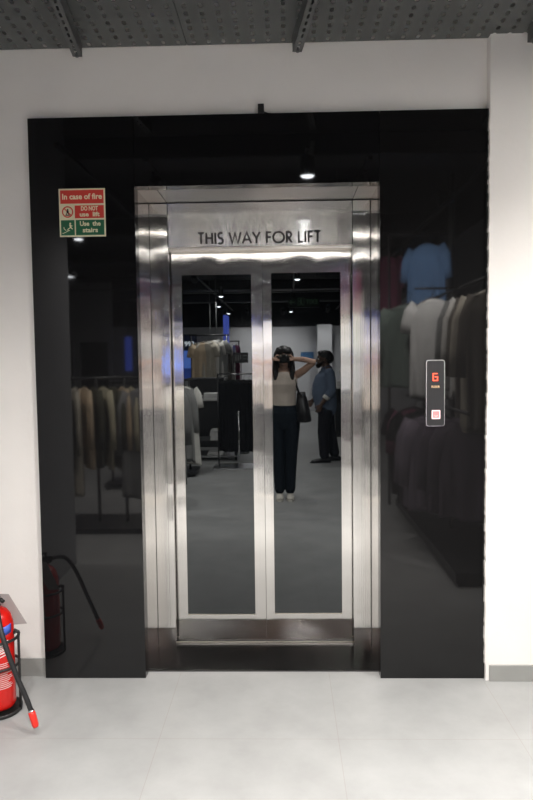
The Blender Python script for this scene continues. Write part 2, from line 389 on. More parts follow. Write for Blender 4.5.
def stroke_text(txt, x0, z0, width, h, th, y):
    D = strokes(); gap = .17; sp = .40
    W = sum((D[c][0]+gap) if c != ' ' else sp for c in txt)-gap
    sx = width/(W*h); m = MB(); x = x0
    for c in txt:
        if c == ' ': x += sp*h*sx; continue
        for pl in D[c][1]:
            P = [Vector((x+p[0]*h*sx, 0, z0+p[1]*h)) for p in pl]
            cl = (P[0]-P[-1]).length < 1e-5
            rows = []
            for i, p in enumerate(P):
                a = P[i-1] if i else (P[-2] if cl else None); b = P[i+1] if i < len(P)-1 else (P[1] if cl else None)
                d1 = (p-a).normalized() if a is not None else (b-p).normalized(); d2 = (b-p).normalized() if b is not None else d1
                t = (d1+d2).normalized(); nrm = Vector((-t.z, 0, t.x)); k = min(2.0, 1/max(.3, nrm.dot(Vector((-d1.z, 0, d1.x)))))
                rows.append([m.bm.verts.new(p+nrm*s*th/2*k+Vector((0, yy, 0))) for yy in (y, y+.002) for s in (-1, 1)])
            for A, B in zip(rows, rows[1:]):
                for q in ((0, 1), (1, 3), (3, 2), (2, 0)): m.bm.faces.new((A[q[0]], A[q[1]], B[q[1]], B[q[0]]))
            m.bm.faces.new((rows[0][0], rows[0][1], rows[0][3], rows[0][2])); m.bm.faces.new((rows[-1][0], rows[-1][1], rows[-1][3], rows[-1][2]))
        x += (D[c][0]+gap)*h*sx
    return m
jl = MB(); jl.box(XL, XR, JY-.0025, JY-.0004, OT-.004, OT)
for xx in (JI, JO): jl.box(xx-.0022, xx+.0022, JY-.0015, JY-.0003, TB+.02, OT-.004).box(xx-.002, xx+.002, .072, JY-.003, OT-.0015, OT+.0004)
for (xx, k) in ((XL, 1), (XR, -1)): jl.box(min(xx, xx+k*.003), max(xx, xx+k*.0018), JY-.0018, JY-.0003, .01, OT-.004)
L(jl.build('panel_joint', 'black', dw))
lt = L(stroke_text('THIS WAY FOR LIFT', -.436, 2.148, .632, .056, .0098, JY-.0018).build('lettering', 'letter', dw)); lt['label'] = 'black lettering reading THIS WAY FOR LIFT'
# threshold
th_ = thing('threshold_plate', 'dark steel sill plate on the floor in front of the lift doors', 'sill', (0, .07, 0))
MB().box(XL, XR, .0052, .39, -.02, .0035).build('plate', 'sill', th_)
g = MB()
for yy in (.355, .372): g.box(JI, JO, yy-.0698, yy-.063, .0036, .0042)
g.build('guide_groove', 'black', th_)
MB().box(XL, XR, -.0006, .005, -.02, .0045, .001).build('edge_strip', 'black', th_)
# doors
def door(x0, x1, gx0, gx1, gz0, gz1, label):
    t = thing('lift_door', label, 'lift door', ((x0+x1)/2, .40, 0), 0, 'sliding lift doors')
    ox = (x0+x1)/2
    m = MB(); Y0, Y1 = 0, .035
    m.box(x0-ox, gx0-ox, Y0, Y1, gz0, gz1); m.box(gx1-ox, x1-ox, Y0, Y1, gz0, gz1)
    m.box(x0-ox, x1-ox, Y0, Y1, gz1, TB+.02); m.box(x0-ox, x1-ox, Y0, Y1, .0115, gz0)
    bmesh.ops.remove_doubles(m.bm, verts=m.bm.verts, dist=1e-5)
    m.build('door_frame', 'steelV', t)
    MB().box(gx0-ox-.003, gx1-ox+.003, .004, .012, gz0-.003, gz1+.003).build('glass_panel', 'glass', t)
    e = MB(); w_ = .0035
    e.box(gx0-ox, gx1-ox, -.0015, .0045, gz0-w_, gz0+w_*.4)
    e.build('glazing_bead', 'trimsteel', t)
    MB().box(x0-ox, x1-ox, -.003, .03, .0045, .011, .001).build('bottom_rail', 'trimsteel', t)
door(-.62, -.1095, -.536, -.168, .162, 1.997, 'left sliding steel lift door with tall dark mirror-like glass')
door(-.1075, .39, -.062, .303, .166, 2.002, 'right sliding steel lift door with tall dark mirror-like glass')

# ------------------------------------------------------------------ fire notice
fs = thing('fire_notice', 'square red and green fire notice on left granite slab', 'sign', (-.936, -.0005, 2.2445))
S = .109
MB().box(-S, S, -.003, 0, -S*1.02, S*1.02, .0006).build('backing_plate', 'sign_pale', fs)
def pr(m, x0, x1, z0, z1, name): return MB().box(x0, x1, -.0038, -.0028, z0, z1).build(name, m, fs)
pr('sign_red', -.102, .102, .042, .104, 'red_band'); pr('sign_red', -.035, .102, -.026, .033, 'red_band')
pr('sign_green', -.102, -.038, -.104, -.034, 'green_panel'); pr('sign_green', -.032, .102, -.104, -.034, 'green_panel')
for txt, x, z, wd, sz in (('In case of fire', 0, .073, .187, .036), ('DO NOT', .034, .018, .080, .028), ('use  lift', .034, -.009, .094, .028), ('Use  the', .036, -.052, .098, .030), ('stairs', .036, -.082, .072, .030)):
    text_mesh('sign_text', txt, sz, 'sign_text', fs, (x, -.0042, z), bold=.0009, width=wd)
pg = MB(); pg.tube([(.024*math.cos(a*PI/12), 0, .024*math.sin(a*PI/12)) for a in range(24)], .0028, 6, closed=True)
pg.tube([(-.017, 0, .017), (.017, 0, -.017)], .0026, 6)
o = pg.build('prohibition_ring', 'sign_red', fs); o.location = (-.069, -.0036, .004); o.scale.y = .3
pc = MB(); pc.ball((0, 0, .010), (.004, .0008, .004), 8); pc.box(-.005, .005, -.0006, .0006, -.006, .006); pc.tube([(-.004, 0, -.006), (-.007, 0, -.012)], .002, 5); pc.tube([(.003, 0, -.006), (.006, 0, -.012)], .002, 5); pc.box(-.011, .011, -.0006, .0006, -.017, -.013)
o = pc.build('person_pictogram', 'letter', fs); o.location = (-.069, -.0038, .004)
rm = MB(); rm.ball((.012, 0, .020), (.0045, .0008, .0045), 8); rm.tube([(.010, 0, .015), (.014, 0, .002)], .004, 5); rm.tube([(.014, 0, .002), (.002, 0, -.004), (-.002, 0, -.012)], .0025, 5); rm.tube([(.014, 0, .002), (.022, 0, -.006)], .0025, 5); rm.tube([(.011, 0, .013), (.022, 0, .008)], .002, 5)
for i in range(4): rm.box(-.026+i*.009, -.017+i*.009, -.0006, .0006, -.026+i*.004, -.023+i*.004)
rm.tube([(-.018, 0, -.004), (-.008, 0, -.012)], .0018, 5); rm.tube([(-.018, 0, -.004), (-.018, 0, .004)], .0018, 5)
o = rm.build('running_figure', 'sign_text', fs); o.location = (-.070, -.0040, -.070)

# ------------------------------------------------------------------ call panel
cp = thing('call_panel', 'slim black lift call panel with silver rim on right granite slab', 'call panel', (.709, -.0015, 1.38))
def rounded(w, h, r, y0, y1, n=6):
    m = MB(); pts = []
    for cx, cz, a0 in ((w/2-r, h/2-r, 0), (-w/2+r, h/2-r, 90), (-w/2+r, -h/2+r, 180), (w/2-r, -h/2+r, 270)):
        for i in range(n+1): a = math.radians(a0+90*i/n); pts.append((cx+r*math.cos(a), cz+r*math.sin(a)))
    A = [m.bm.verts.new((x, y0, z)) for x, z in pts]; B = [m.bm.verts.new((x, y1, z)) for x, z in pts]
    m.bm.faces.new(A); m.bm.faces.new(list(reversed(B)))
    for i in range(len(A)): j = (i+1) % len(A); m.bm.faces.new((A[i], A[j], B[j], B[i]))
    return m
rounded(.088, .312, .013, -.012, 0).build('rim', 'silver', cp)
rounded(.081, .305, .010, -.0135, -.011).build('face_plate', 'panelface', cp)
dg_ = MB(); t = .0040
for a in (((-.010, .016), (.008, .016)), ((-.010, .016), (-.010, -.016)), ((-.010, -.016), (.010, -.016)), ((.010, -.016), (.010, .001)), ((-.001, .001), (.010, .001))):
    (x0, z0), (x1, z1) = a
    dg_.box(min(x0, x1)-t/2, max(x0, x1)+t/2, -.0142, -.0134, min(z0, z1)-t/2, max(z0, z1)+t/2)
o = dg_.build('floor_digit', 'reddigit', cp); o.location = (-.001, 0, .076)
o = text_mesh('panel_text', 'FLOOR', .014, 'amber', cp, (0, -.0138, .030), width=.038, bold=.0003)
b_ = rounded(.040, .042, .004, -.0165, -.0132).build('call_button', 'btn_rim', cp); b_.location = (.002, 0, -.100)
rounded(.030, .031, .003, -.0170, -.016).build('button_face', 'btn_face', b_)
MB().tube([(-.007, -.0172, -.004), (0, -.0172, -.009), (.007, -.0172, -.004)], .0014, 6).build('button_mark', 'btn_rim', b_)

# ------------------------------------------------------------------ fire extinguisher and its stand
EX, EY = -1.285, -.30
fe = thing('fire_extinguisher', 'small red fire extinguisher with black hose at left edge', 'fire extinguisher', (EX, EY, .02))
R = .074
prof = [(.0, 0), (.055, 0), (R-.006, .006), (R, .02), (R, .36), (R-.003, .385), (.062, .415), (.046, .437), (.026, .448), (.024, .456), (.0, .456)]
MB().lathe(prof).build('cylinder_body', 'ext_red', fe, smooth=True)
MB().cyl((0, 0, .466), .02, .028).cyl((0, 0, .488), .013, .02).tube([(0, 0, .48), (.03, -.012, .488), (.045, -.02, .482)], .009, 10).build('valve', 'black', fe, smooth=True)
hm = MB(); hm.box(-.10, .02, -.010, .010, .492, .498, .002); hm.box(-.095, .018, -.009, .009, .512, .518, .002); hm.box(.006, .018, -.008, .008, .485, .515, .002)
hm.build('handle', 'black', fe)
MB().cyl((.012, -.022, .468), .014, .006, 'y').build('pressure_gauge', 'chrome', fe)
def smooth_path(P, n=8):
    P = [Vector(p) for p in P]; out = []
    Q = [2*P[0]-P[1]]+P+[2*P[-1]-P[-2]]
    for i in range(1, len(Q)-2):
        for k in range(n):
            t = k/n; a, b, c, d = Q[i-1], Q[i], Q[i+1], Q[i+2]
            out.append(.5*((2*b)+(-a+c)*t+(2*a-5*b+4*c-d)*t*t+(-a+3*b-3*c+d)*t*t*t))
    return out+[P[-1]]
hose_w = [(-1.262, -.32, .486), (-1.245, -.37, .492), (-1.215, -.43, .472), (-1.186, -.468, .415), (-1.150, -.485, .325), (-1.118, -.490, .24), (-1.085, -.492, .160), (-1.062, -.496, .100)]
hose_w = [Vector(p)-Vector((EX, EY, .02)) for p in hose_w]
hs = MB().tube(smooth_path(hose_w), .0105, 12).build('hose', 'rubber', fe, smooth=True)
a, b = hose_w[-1], hose_w[-1]+Vector((.022, -.012, -.060))
MB().tube([a-(b-a)*.12, a, a+(b-a)*.04], [.0115, .0125, .0125], 12).build('nozzle_collar', 'chrome', hs, smooth=True)
MB().tube([a, a+(b-a)*.15, a+(b-a)*.85, b], [.0135, .0145, .0135, .010], 12).build('nozzle', 'nozzle_red', hs, smooth=True)
# printed label wrapped on the cylinder (patches of print on the body)
def wrap(z0, z1, a0, a1, r, n=12, skew=0):
    m = MB(); row = []
    for i in range(n+1):
        an = math.radians(a0+(a1-a0)*i/n); zo = skew*i/n
        row.append([m.bm.verts.new((rr*math.cos(an), rr*math.sin(an), z+zo)) for rr in (r, r+.0006) for z in (z0, z1)])
    for A, B in zip(row, row[1:]):
        for q in ((0, 1), (1, 3), (3, 2), (2, 0)): m.bm.faces.new((A[q[0]], A[q[1]], B[q[1]], B[q[0]]))
    m.bm.faces.new((row[0][0], row[0][1], row[0][3], row[0][2])); m.bm.faces.new((row[-1][0], row[-1][1], row[-1][3], row[-1][2]))
    return m
wrap(.315, .355, -150, -12, R+.0003, skew=.03).build('label_print', 'label_blue', fe, smooth=True)
lw = MB()
random.seed(2)
for k in range(9):
    lw2 = wrap(.245+.007*k, .2495+.007*k, -100+random.random()*40, -35+random.random()*14, R+.0003, skew=.012)
    me_ = lw2.mesh('t', 'label_white'); lw.bm.from_mesh(me_)
lw.build('label_print', 'label_white', fe, smooth=True)
lw = MB()
for k in range(14):
    lw2 = wrap(.105+.0085*k, .1075+.0085*k, -128+random.random()*8, -14-random.random()*20, R+.0003)
    me_ = lw2.mesh('t', 'label_white'); lw.bm.from_mesh(me_)
lw.build('label_print', M['label_white'], fe, smooth=True)
ct = MB(); q = [(-.05, .055, .49), (.035, .06, .487), (.108, .075, .345), (.045, .07, .342)]
A = [ct.bm.verts.new(p) for p in q]; B = [ct.bm.verts.new((p[0], p[1]+.0015, p[2])) for p in q]
ct.bm.faces.new(A); ct.bm.faces.new(list(reversed(B)))
for i in range(4): ct.bm.faces.new((A[i], A[(i+1) % 4], B[(i+1) % 4], B[i]))
ct.build('inspection_tag', 'card', fe)
st = thing('extinguisher_stand', 'black wire floor stand cradling the red fire extinguisher', 'stand', (EX, EY, 0))
RC = .098
def ring(z, r, th, a0=0, a1=360): 
    return [(r*math.cos(math.radians(a0+(a1-a0)*i/32)), r*math.sin(math.radians(a0+(a1-a0)*i/32)), z) for i in range(32 if a1-a0 == 360 else 33)]
for z in (.335, .215): MB().tube(ring(z, RC-.006, 0), .0065, 8, closed=True).build('ring', 'wire', st, smooth=True)
MB().lathe([(0, .0), (.096, .0), (.10, .004), (.10, .018), (.095, .018), (.092, .012), (0, .012)]).build('base_dish', 'wire', st, smooth=True)
for an in (0, 90, 180, 270):
    ca, sa = math.cos(math.radians(an)), math.sin(math.radians(an))
    pts = [(RC*ca, RC*sa, .006), (RC*ca, RC*sa, .330), ((RC+.002)*ca, (RC+.002)*sa, .352), ((RC-.014)*ca, (RC-.014)*sa, .362), ((RC-.018)*ca, (RC-.018)*sa, .350)]
    MB().tube(smooth_path(pts, 4), .0062, 8).build('upright', 'wire', st, smooth=True)

# ------------------------------------------------------------------ ceiling services of the shop (seen in the glass) and added lamps
for (y, z, h, lab) in ((-2.6, 3.2, .18, 'black ceiling duct just behind the photographer'), (-5.2, 3.05, .22, 'black ceiling duct between the first and second spotlights'), (-7.7, 3.1, .16, 'black ceiling duct above the central table'), (-10.3, 3.0, .2, 'black ceiling duct beyond the exit sign'), (-12.6, 2.95, .16, 'black ceiling duct near the far wall')):
    tag(MB().box(-5.9, 1.9, y-.2, y+.2, z, z+h, .02).build('ceiling_duct', 'duct'), lab, 'duct', 'ceiling ducts')
for (y, lab) in ((-9.25, 'thin grey conduit crossing the ceiling beside the exit sign'), (-11.4, 'thin grey conduit crossing the ceiling near the far wall')):
    tag(MB().tube([(-5.9, y, 2.86), (1.9, y, 2.86)], .016, 10).build('conduit', 'channel'), lab, 'conduit', 'ceiling conduits')
for (x, lab) in ((.2, 'black lighting track running above the photographer'), (-1.45, 'black lighting track running above the left clothes rails'), (1.5, 'black lighting track beside the right wall')):
    tag(MB().box(x-.018, x+.018, -15.2, -1.2, 2.935, 2.96, .003).build('lighting_track', 'lamp'), lab, 'track', 'lighting tracks')
def spot_proto():
    t = thing('track_spotlight', '', 'spotlight')
    MB().box(-.015, .015, -.05, .05, .165, .195, .004).cyl((0, 0, .14), .008, .06, n=10).build('mount', 'lamp', t)
    h = MB().lathe([(0, .13), (.038, .13), (.044, .125), (.052, .0), (.049, .0), (.046, .006), (0, .006)], n=24).build('lamp_head', 'lamp', t, smooth=False)
    MB().lathe([(0, -.012), (.022, -.010), (.038, -.004), (.0455, .003), (0, .005)], n=24).build('lens', 'lens', h)
    return t
SP = spot_proto()
def add_light(parent, kind, loc, power, color, rot=(0, 0, 0), **k):
    ld = bpy.data.lights.new('lamp_light', kind); ld.energy = power; ld.color = color
    for a_, v in k.items(): setattr(ld, a_, v)
    lo = bpy.data.objects.new('lamp_light', ld); COL.objects.link(lo); lo.location = loc; lo.rotation_euler = rot
    lo.parent = parent; return lo
spots = [
 (.17, -1.36, 1.0, 'white', 'black track spotlight nearest the lift on the middle track, above the header'),
 (.20, -3.85, 1.0, 'white', 'black track spotlight above and behind the photographer'),
 (.22, -6.35, 1.0, 'white', 'black track spotlight above the man, topmost in the right door glass'),
 (.19, -9.35, 1.6, 'white', 'black track spotlight beside the exit sign'),
 (.21, -11.2, .6, 'white', 'black track spotlight beyond the exit sign'),
 (.20, -13.4, .9, 'white', 'black track spotlight nearest the far wall on the middle track'),
 (.62, -1.95, 1.3, 'white', 'added black spotlight aimed at the long white tee'),  # unseen lamp added to brighten the tee
 (-.95, -1.9, 1.2, 'white', 'added black spotlight aimed at the left clothes rail'),  # added lamp, kept out of the reflections, brightening the left rail clothes
 (-2.15, -1.95, 1.4, 'white', 'added black spotlight over the near end of the left clothes rail'),  # extra lamp added out of view for the left rail
 (-1.42, -3.95, 1.7, 'white', 'black track spotlight above the left clothes rails'),
 (-1.38, -6.55, 1.0, 'white', 'black track spotlight topmost in the left door glass'),
 (-1.19, -8.95, 2.2, 'white', 'bright black track spotlight above the pale dresses'),
 (-1.47, -11.4, .6, 'white', 'black track spotlight above the blue banner'),
 (-1.45, -13.8, .9, 'white', 'black track spotlight nearest the far wall on the left track'),
 (1.80, -.98, 1.8, 'white', 'added black spotlight between the lift wall and the right clothes rail'),  # added out of view to light the garment fronts from the lift side
 (1.18, -13.9, 1.6, 'white', 'black spotlight shining on the white pillar'),
 (.0, -14.6, 1.6, 'white', 'black spotlight washing the far wall beside the poster'),
 (-1.0, -14.6, 1.6, 'white', 'black spotlight washing the far wall behind the price sign'),
 (.66, -3.0, 1.3, 'white', 'added black spotlight aimed at the high light blue shirt'),  # added lamp hidden by the jamb, brightening the blue shirt
 (-2.02, -3.50, 1.0, 'white', 'black spotlight seen just under the fire notice'),
 (-3.03, -6.4, 1.0, 'white', 'black spotlight second below the fire notice'),
 (-3.6, -9.4, .6, 'white', 'black spotlight above the dark shop front on the left'),
 (-2.9, -11.6, .6, 'white', 'black spotlight beside the blue screen'),
 (-4.4, -12.0, .6, 'white', 'black spotlight in the far left corner'),
]
AIM = {(1.80, -.98): (1.25, -2.2, 1.2), (-2.15, -1.95): (-1.6, -3.1, .9), (.0, -14.6): (.0, -15.8, 1.5), (1.18, -13.9): (1.16, -14.9, 1.6), (-1.0, -14.6): (-1.0, -15.8, 1.5), (-1.42, -3.95): (-1.1, -6.0, .9), (.66, -3.0): (1.42, -3.8, 2.1), (.62, -1.95): (1.22, -2.3, 1.3), (-.95, -1.9): (-1.5, -3.0, 1.1), (-1.38, -6.55): (-1.42, -9.0, 1.5)}
first = True
for (x, y, s, c, lab) in spots:
    o = SP if first else copy_tree(SP); first = False
    o.location = (x, y, 2.755); o['label'] = lab; o['category'] = 'spotlight'; o['group'] = 'ceiling spotlights'
    if x in (1.18, .0, -1.0, .66, .62, -.95, -2.15, 1.80, -2.02, -3.03, -3.6, -2.9, -4.4):
        MB().box(-.02, .02, -.3, .3, .185, .21, .003).build('track_piece', 'lamp', o)
    aim = AIM.get((x, y)); rot = (0, 0, 0)
    if aim:
        d = Vector(aim)-Vector((x, y, 2.755)); q = (-d).to_track_quat('Z', 'Y'); rot = q.to_euler()
        for ch in o.children:
            if ch.name.startswith('lamp_head'): ch.rotation_euler = rot; ch.location = (0, 0, .03)
    add_light(o, 'SPOT', Vector((0, 0, .03 if aim else 0))+((Vector(aim)-Vector((x, y, 2.755))).normalized()*.018 if aim else Vector((0, 0, -.016))), SPOT_W*s, (1.0, .965, .93), rot, spot_size=math.radians(100 if aim else 150 if y > -5 else 125), spot_blend=.9, shadow_soft_size=.045)
for (x0, x1, y, z, p, lab) in ((-1.45, .98, -3.95, 2.97, .45, 'added slim linear ceiling light behind the photographer'), (-1.75, 1.15, -4.95, 2.92, .3, 'added slim linear ceiling light above the man'),
                               (1.45, 2.45, -1.0, 2.90, .95, 'added slim linear ceiling light near the right wall pier'), (-2.75, -1.85, -2.15, 2.90, 1.3, 'added slim linear ceiling light beyond the left side wall')):
    t = thing('added_linear_light', lab, 'ceiling light', ((x0+x1)/2, y, z), 0, 'added linear ceiling lights'); wx = x1-x0  # unseen fixtures added to light floor and wall and streak the steel
    MB().box(-wx/2, wx/2, -.034, .034, .004, .05, .004).build('housing', 'lamp', t)
    MB().box(-wx/2+.01, wx/2-.01, -.028, .028, .0, .0045).build('diffuser', 'line', t)
    MB().tube([(-wx/3, 0, .05), (-wx/3, 0, 3.6-z)], .003, 6).build('suspension_wire', 'lamp', t)
    MB().tube([(wx/3, 0, .05), (wx/3, 0, 3.6-z)], .003, 6).build('suspension_wire', 'lamp', t)
    add_light(t, 'AREA', (0, 0, -.004), LINE_W*p, (1.0, .96, .91), shape='RECTANGLE', size=wx-.02, size_y=.054)

# exit sign hanging in the shop
ex = thing('exit_sign', 'dim dark exit sign with arrow hanging from shop ceiling', 'sign', (.40, -9.0, 2.63))
MB().box(-.30, .30, -.02, .02, -.10, .10, .006).build('sign_box', 'exit_plate', ex)
for sx in (-.22, .22): MB().tube([(sx, 0, .10), (sx, 0, .95)], .005, 6).build('suspension_rod', 'lamp', ex)
ar = MB(); ar.tube([(-.27, .024, 0), (-.17, .024, 0)], .010, 6); ar.tube([(-.235, .024, .04), (-.275, .024, 0), (-.235, .024, -.04)], .010, 6); ar.build('arrow', 'exit_lit', ex)
fg = MB(); fg.ball((-.055, .024, .055), (.014, .004, .014), 8); fg.tube([(-.06, .024, .04), (-.05, .024, -.01)], .011, 6); fg.tube([(-.05, .024, -.01), (-.08, .024, -.06)], .008, 6); fg.tube([(-.05, .024, -.01), (-.02, .024, -.06)], .008, 6); fg.tube([(-.06, .024, .035), (-.095, .024, .01)], .007, 6)
fg.tube([(-.11, .024, -.075), (-.11, .024, .08), (0, .024, .08), (0, .024, -.075)], .005, 6); fg.build('running_figure', 'exit_lit', ex)
text_mesh('exit_text', 'EXIT', .12, 'exit_lit', ex, (.15, .024, 0), face='+y', bold=.002, width=.22)

# ------------------------------------------------------------------ garments
def hanger_mesh(w=.40):
    m = MB()
    m.tube(smooth_path([(0, 0, .005), (0, 0, .045), (.012, 0, .06), (.022, 0, .082), (.008, 0, .104), (-.014, 0, .10), (-.02, 0, .085)], 4), .0022, 6)
    m.tube(smooth_path([(-w/2, 0, -.055), (-w/4, 0, -.022), (0, 0, .006), (w/4, 0, -.022), (w/2, 0, -.055)], 4), [(.006, .009)]*17, 6, ref=(0, 1, 0))
    return m
def garment_bm(w, h, th=.05, sleeve=.2, flare=1.0, folds=6, amp=.012, seed=0, neck=.085):
    rnd = random.Random(seed); m = MB(); n = 56; rows = []
    ph = [rnd.random()*6.28 for _ in range(6)]
    nv = 26
    for j in range(nv+1):
        v = j/nv
        z = -h*v
        sh = min(1.0, v/.055)
        hw = neck+(w/2-neck)*(sh**.8) if v < .055 else w/2*(1+(flare-1)*((v-.055)/.945))
        zz = z-(0.0 if v >= .055 else 0)
        t = th*(.35+.65*min(1, v/.15))
        ring = []
        for k in range(n):
            a = 2*PI*k/n; ca, sa = math.cos(a), math.sin(a)
            x = hw*math.copysign(abs(ca)**.75, ca)
            fv = min(1, max(0, v-.1)*1.5)
            f = amp*fv*(math.sin(folds*x/w*2*PI*.5+ph[0]+v*1.2)+.6*math.sin(folds*1.9*x/w*PI+ph[1]-v*2)+.5*math.sin(x/w*4+ph[2]+v*5))
            y = t*.5*math.copysign(abs(sa)**.8, sa)+f
            xs = x*(1-.05*fv*math.sin(3*v+ph[3]))
            dz = -.03*(abs(x)/(w/2))*(1 if v < .1 else .3) + (.012*math.sin(3*PI*x/w+ph[4])*v)
            if v == 0: dz -= .0
            ring.append(m.bm.verts.new((xs, y, zz+dz)))
        rows.append(ring)
    for A, B in zip(rows, rows[1:]):
        for k in range(n): m.bm.faces.new((A[k], A[(k+1) % n], B[(k+1) % n], B[k]))
    m.bm.faces.new(rows[0]); m.bm.faces.new(list(reversed(rows[-1])))
    if sleeve > 0:
        for s in (-1, 1):
            x0 = s*(w/2-.035); dx = s*(.07 if sleeve < .3 else .085)
            m.tube([(x0-s*.03, 0, -.055), (x0+dx*.45, .004, -.055-sleeve*.3), (x0+dx*.8, .008, -.06-sleeve*.65), (x0+dx, .006, -.07-sleeve)],
                   [(.07, .018), (.068, .022), (.062 if sleeve < .3 else .05, .022), (.066 if sleeve < .3 else .04, .018)], 16, ref=(0, 1, 0))
    return m
PROTO = {}
def garment(kind, color, name, label, loc, rz, group, **k):
    key = (kind, color)
    if key not in PROTO:
        p = dict(tee=dict(w=.44, h=.80, sleeve=.2), long=dict(w=.46, h=.74, sleeve=.5), dress=dict(w=.42, h=1.05, sleeve=.22, flare=1.15), coat=dict(w=.46, h=1.0, sleeve=.55, th=.075, flare=1.08), trousers=dict(w=.30, h=1.02, sleeve=0, flare=.95, neck=.14, th=.04), blouse=dict(w=.42, h=.66, sleeve=.35, flare=1.05), shirt=dict(w=.46, h=.86, sleeve=.30, flare=1.04))[kind]
        e = thing(name, label, 'clothing', loc, rz, group)
        garment_bm(seed=hash_(key), **p).build('cloth', color, e, smooth=True)
        hanger_mesh(.36 if kind != 'trousers' else .26).build('hanger', 'hanger', e, smooth=True)
        PROTO[key] = e; return e
    c = copy_tree(PROTO[key]); c.name = name; c.location = loc; c.rotation_euler = (0, 0, rz); c['label'] = label; c['group'] = group
    return c
def hash_(key): return sum((i+1)*ord(ch) for i, ch in enumerate(''.join(key)))
random.seed(11)
def jit(a): return (random.random()-.5)*a

# right clothes rail: upper and lower rails along the right display wall
def rail_rack(loc, rz, length, z, legs, label, mt='rackblack', name='clothes_rail', base=True, group=None):
    t = thing(name, label, 'clothes rail', loc, rz, group)
    MB().tube([(0, 0, z), (0, -length, z)], .014, 12).build('rail', mt, t, smooth=True)
    for i, yy in enumerate(legs):
        MB().tube([(0, yy, 0), (0, yy, z)], .015, 12).build('post', mt, t, smooth=True)
        if base: MB().box(-.26, .26, yy-.02, yy+.02, 0, .03, .004).build('foot', mt, t)
    return t
rr = rail_rack((1.42, -1.3, 0), 0, 2.4, 2.10, (-.02, -1.2, -2.35), 'tall black clothes rail right of the lift, seen in granite')
MB().tube([(-.2, 0, 1.17), (-.2, -2.2, 1.17)], .012, 10).build('lower_rail', 'rackblack', rr, smooth=True)
MB().tube([(0, -1.0, 2.10), (-.36, -1.0, 2.10)], .009, 8).build('faceout_arm', 'rackblack', rr, smooth=True)
MB().box(-.28, .28, -2.4, .02, .03, .10, .006).build('base_shelf', 'rackblack', rr)
up = [(-1.46, 'coat', 'cloth_brown', .75, 'brown coat nearest the lift on the upper right rail'), (-1.60, 'coat', 'cloth_stone', .65, 'stone coat second on the upper right rail'), (-1.75, 'coat', 'cloth_brown', .7, 'brown coat third on the upper right rail'),
      (-1.90, 'long', 'cloth_offwhite', .7, 'off-white long sleeve shirt fourth on the upper right rail'), (-2.05, 'long', 'cloth_grey', .6, 'grey long sleeve shirt behind the off-white long sleeve shirt'),
      (-2.3, 'tee', 'cloth_white', .85, 'long white tee facing the lift on the right rail'), (-2.5, 'tee', 'cloth_offwhite', .85, 'off-white tee just behind the long white tee'), (-2.7, 'long', 'cloth_grey', .8, 'grey long sleeve shirt behind the off-white tee'), (-2.85, 'long', 'cloth_sage', .2, 'sage green shirt near the far end of the right rail'), (-3.1, 'long', 'cloth_sage', .3, 'sage green shirt last on the right rail')]
for (y, k, c, rz, lab) in up:
    x = {-2.3: 1.20, -2.5: 1.25, -2.7: 1.27, -2.85: 1.12, -3.1: 1.12}.get(y, 1.47)
    garment(k, c, 'coat' if k == 'coat' else 'tee_shirt' if k == 'tee' else 'long_sleeve_shirt', lab, (x, y, 2.02), rz, 'clothes on the upper right rail')
lo = [(-1.72, 'long', 'cloth_darkmauve', 'dark mauve top nearest the lift on the lower right rail'), (-1.88, 'long', 'cloth_darkmauve', 'dark mauve top second on the lower right rail'), (-2.02, 'long', 'cloth_mauve', 'mauve top third on the lower right rail'), (-2.16, 'long', 'cloth_mauve', 'mauve top fourth on the lower right rail'),
      (-2.3, 'tee', 'cloth_black', 'black tee fifth on the lower right rail'), (-2.55, 'tee', 'cloth_black', 'black tee sixth on the lower right rail'), (-2.8, 'blouse', 'cloth_maroon', 'maroon blouse on the lower right rail'), (-3.0, 'tee', 'cloth_black', 'black tee last on the lower right rail')]
for (y, k, c, lab) in lo:
    garment(k, c, 'long_sleeve_shirt', lab, ({-1.72: 1.34, -1.88: 1.28}.get(y, 1.18)+jit(.04), y, 1.09), .6+jit(.3), 'clothes on the lower right rail')
# high display of the blue shirt and maroon tops
hr = thing('display_bar', 'black high display bar holding the blue shirt', 'display bar', (1.46, -3.8, 0))
MB().tube([(-.38, 0, 2.80), (.30, 0, 2.80)], .012, 10).build('bar', 'rackblack', hr, smooth=True)
MB().tube([(.26, .02, 0), (.26, .02, 3.4)], .03, 12).build('post', 'channel', hr, smooth=True)
MB().tube([(-.36, -.05, 0), (-.36, -.05, 2.8)], .014, 12).build('post', 'rackblack', hr, smooth=True)
MB().tube([(.06, .06, 2.05), (.06, .06, 2.72)], .010, 10).build('sign_holder', 'chrome', hr, smooth=True)
garment('shirt', 'cloth_blue', 'shirt', 'light blue shirt displayed high, seen in right granite', (1.46, -3.76, 2.70), .85, 'shirts displayed high on the right')
garment('shirt', 'cloth_maroon', 'shirt', 'maroon shirt displayed beside the light blue shirt', (1.13, -4.3, 2.66), .9, 'shirts displayed high on the right')
garment('long', 'cloth_offwhite', 'shirt', 'off-white shirt displayed beside the maroon shirt', (1.00, -4.6, 2.42), .9, 'shirts displayed high on the right')

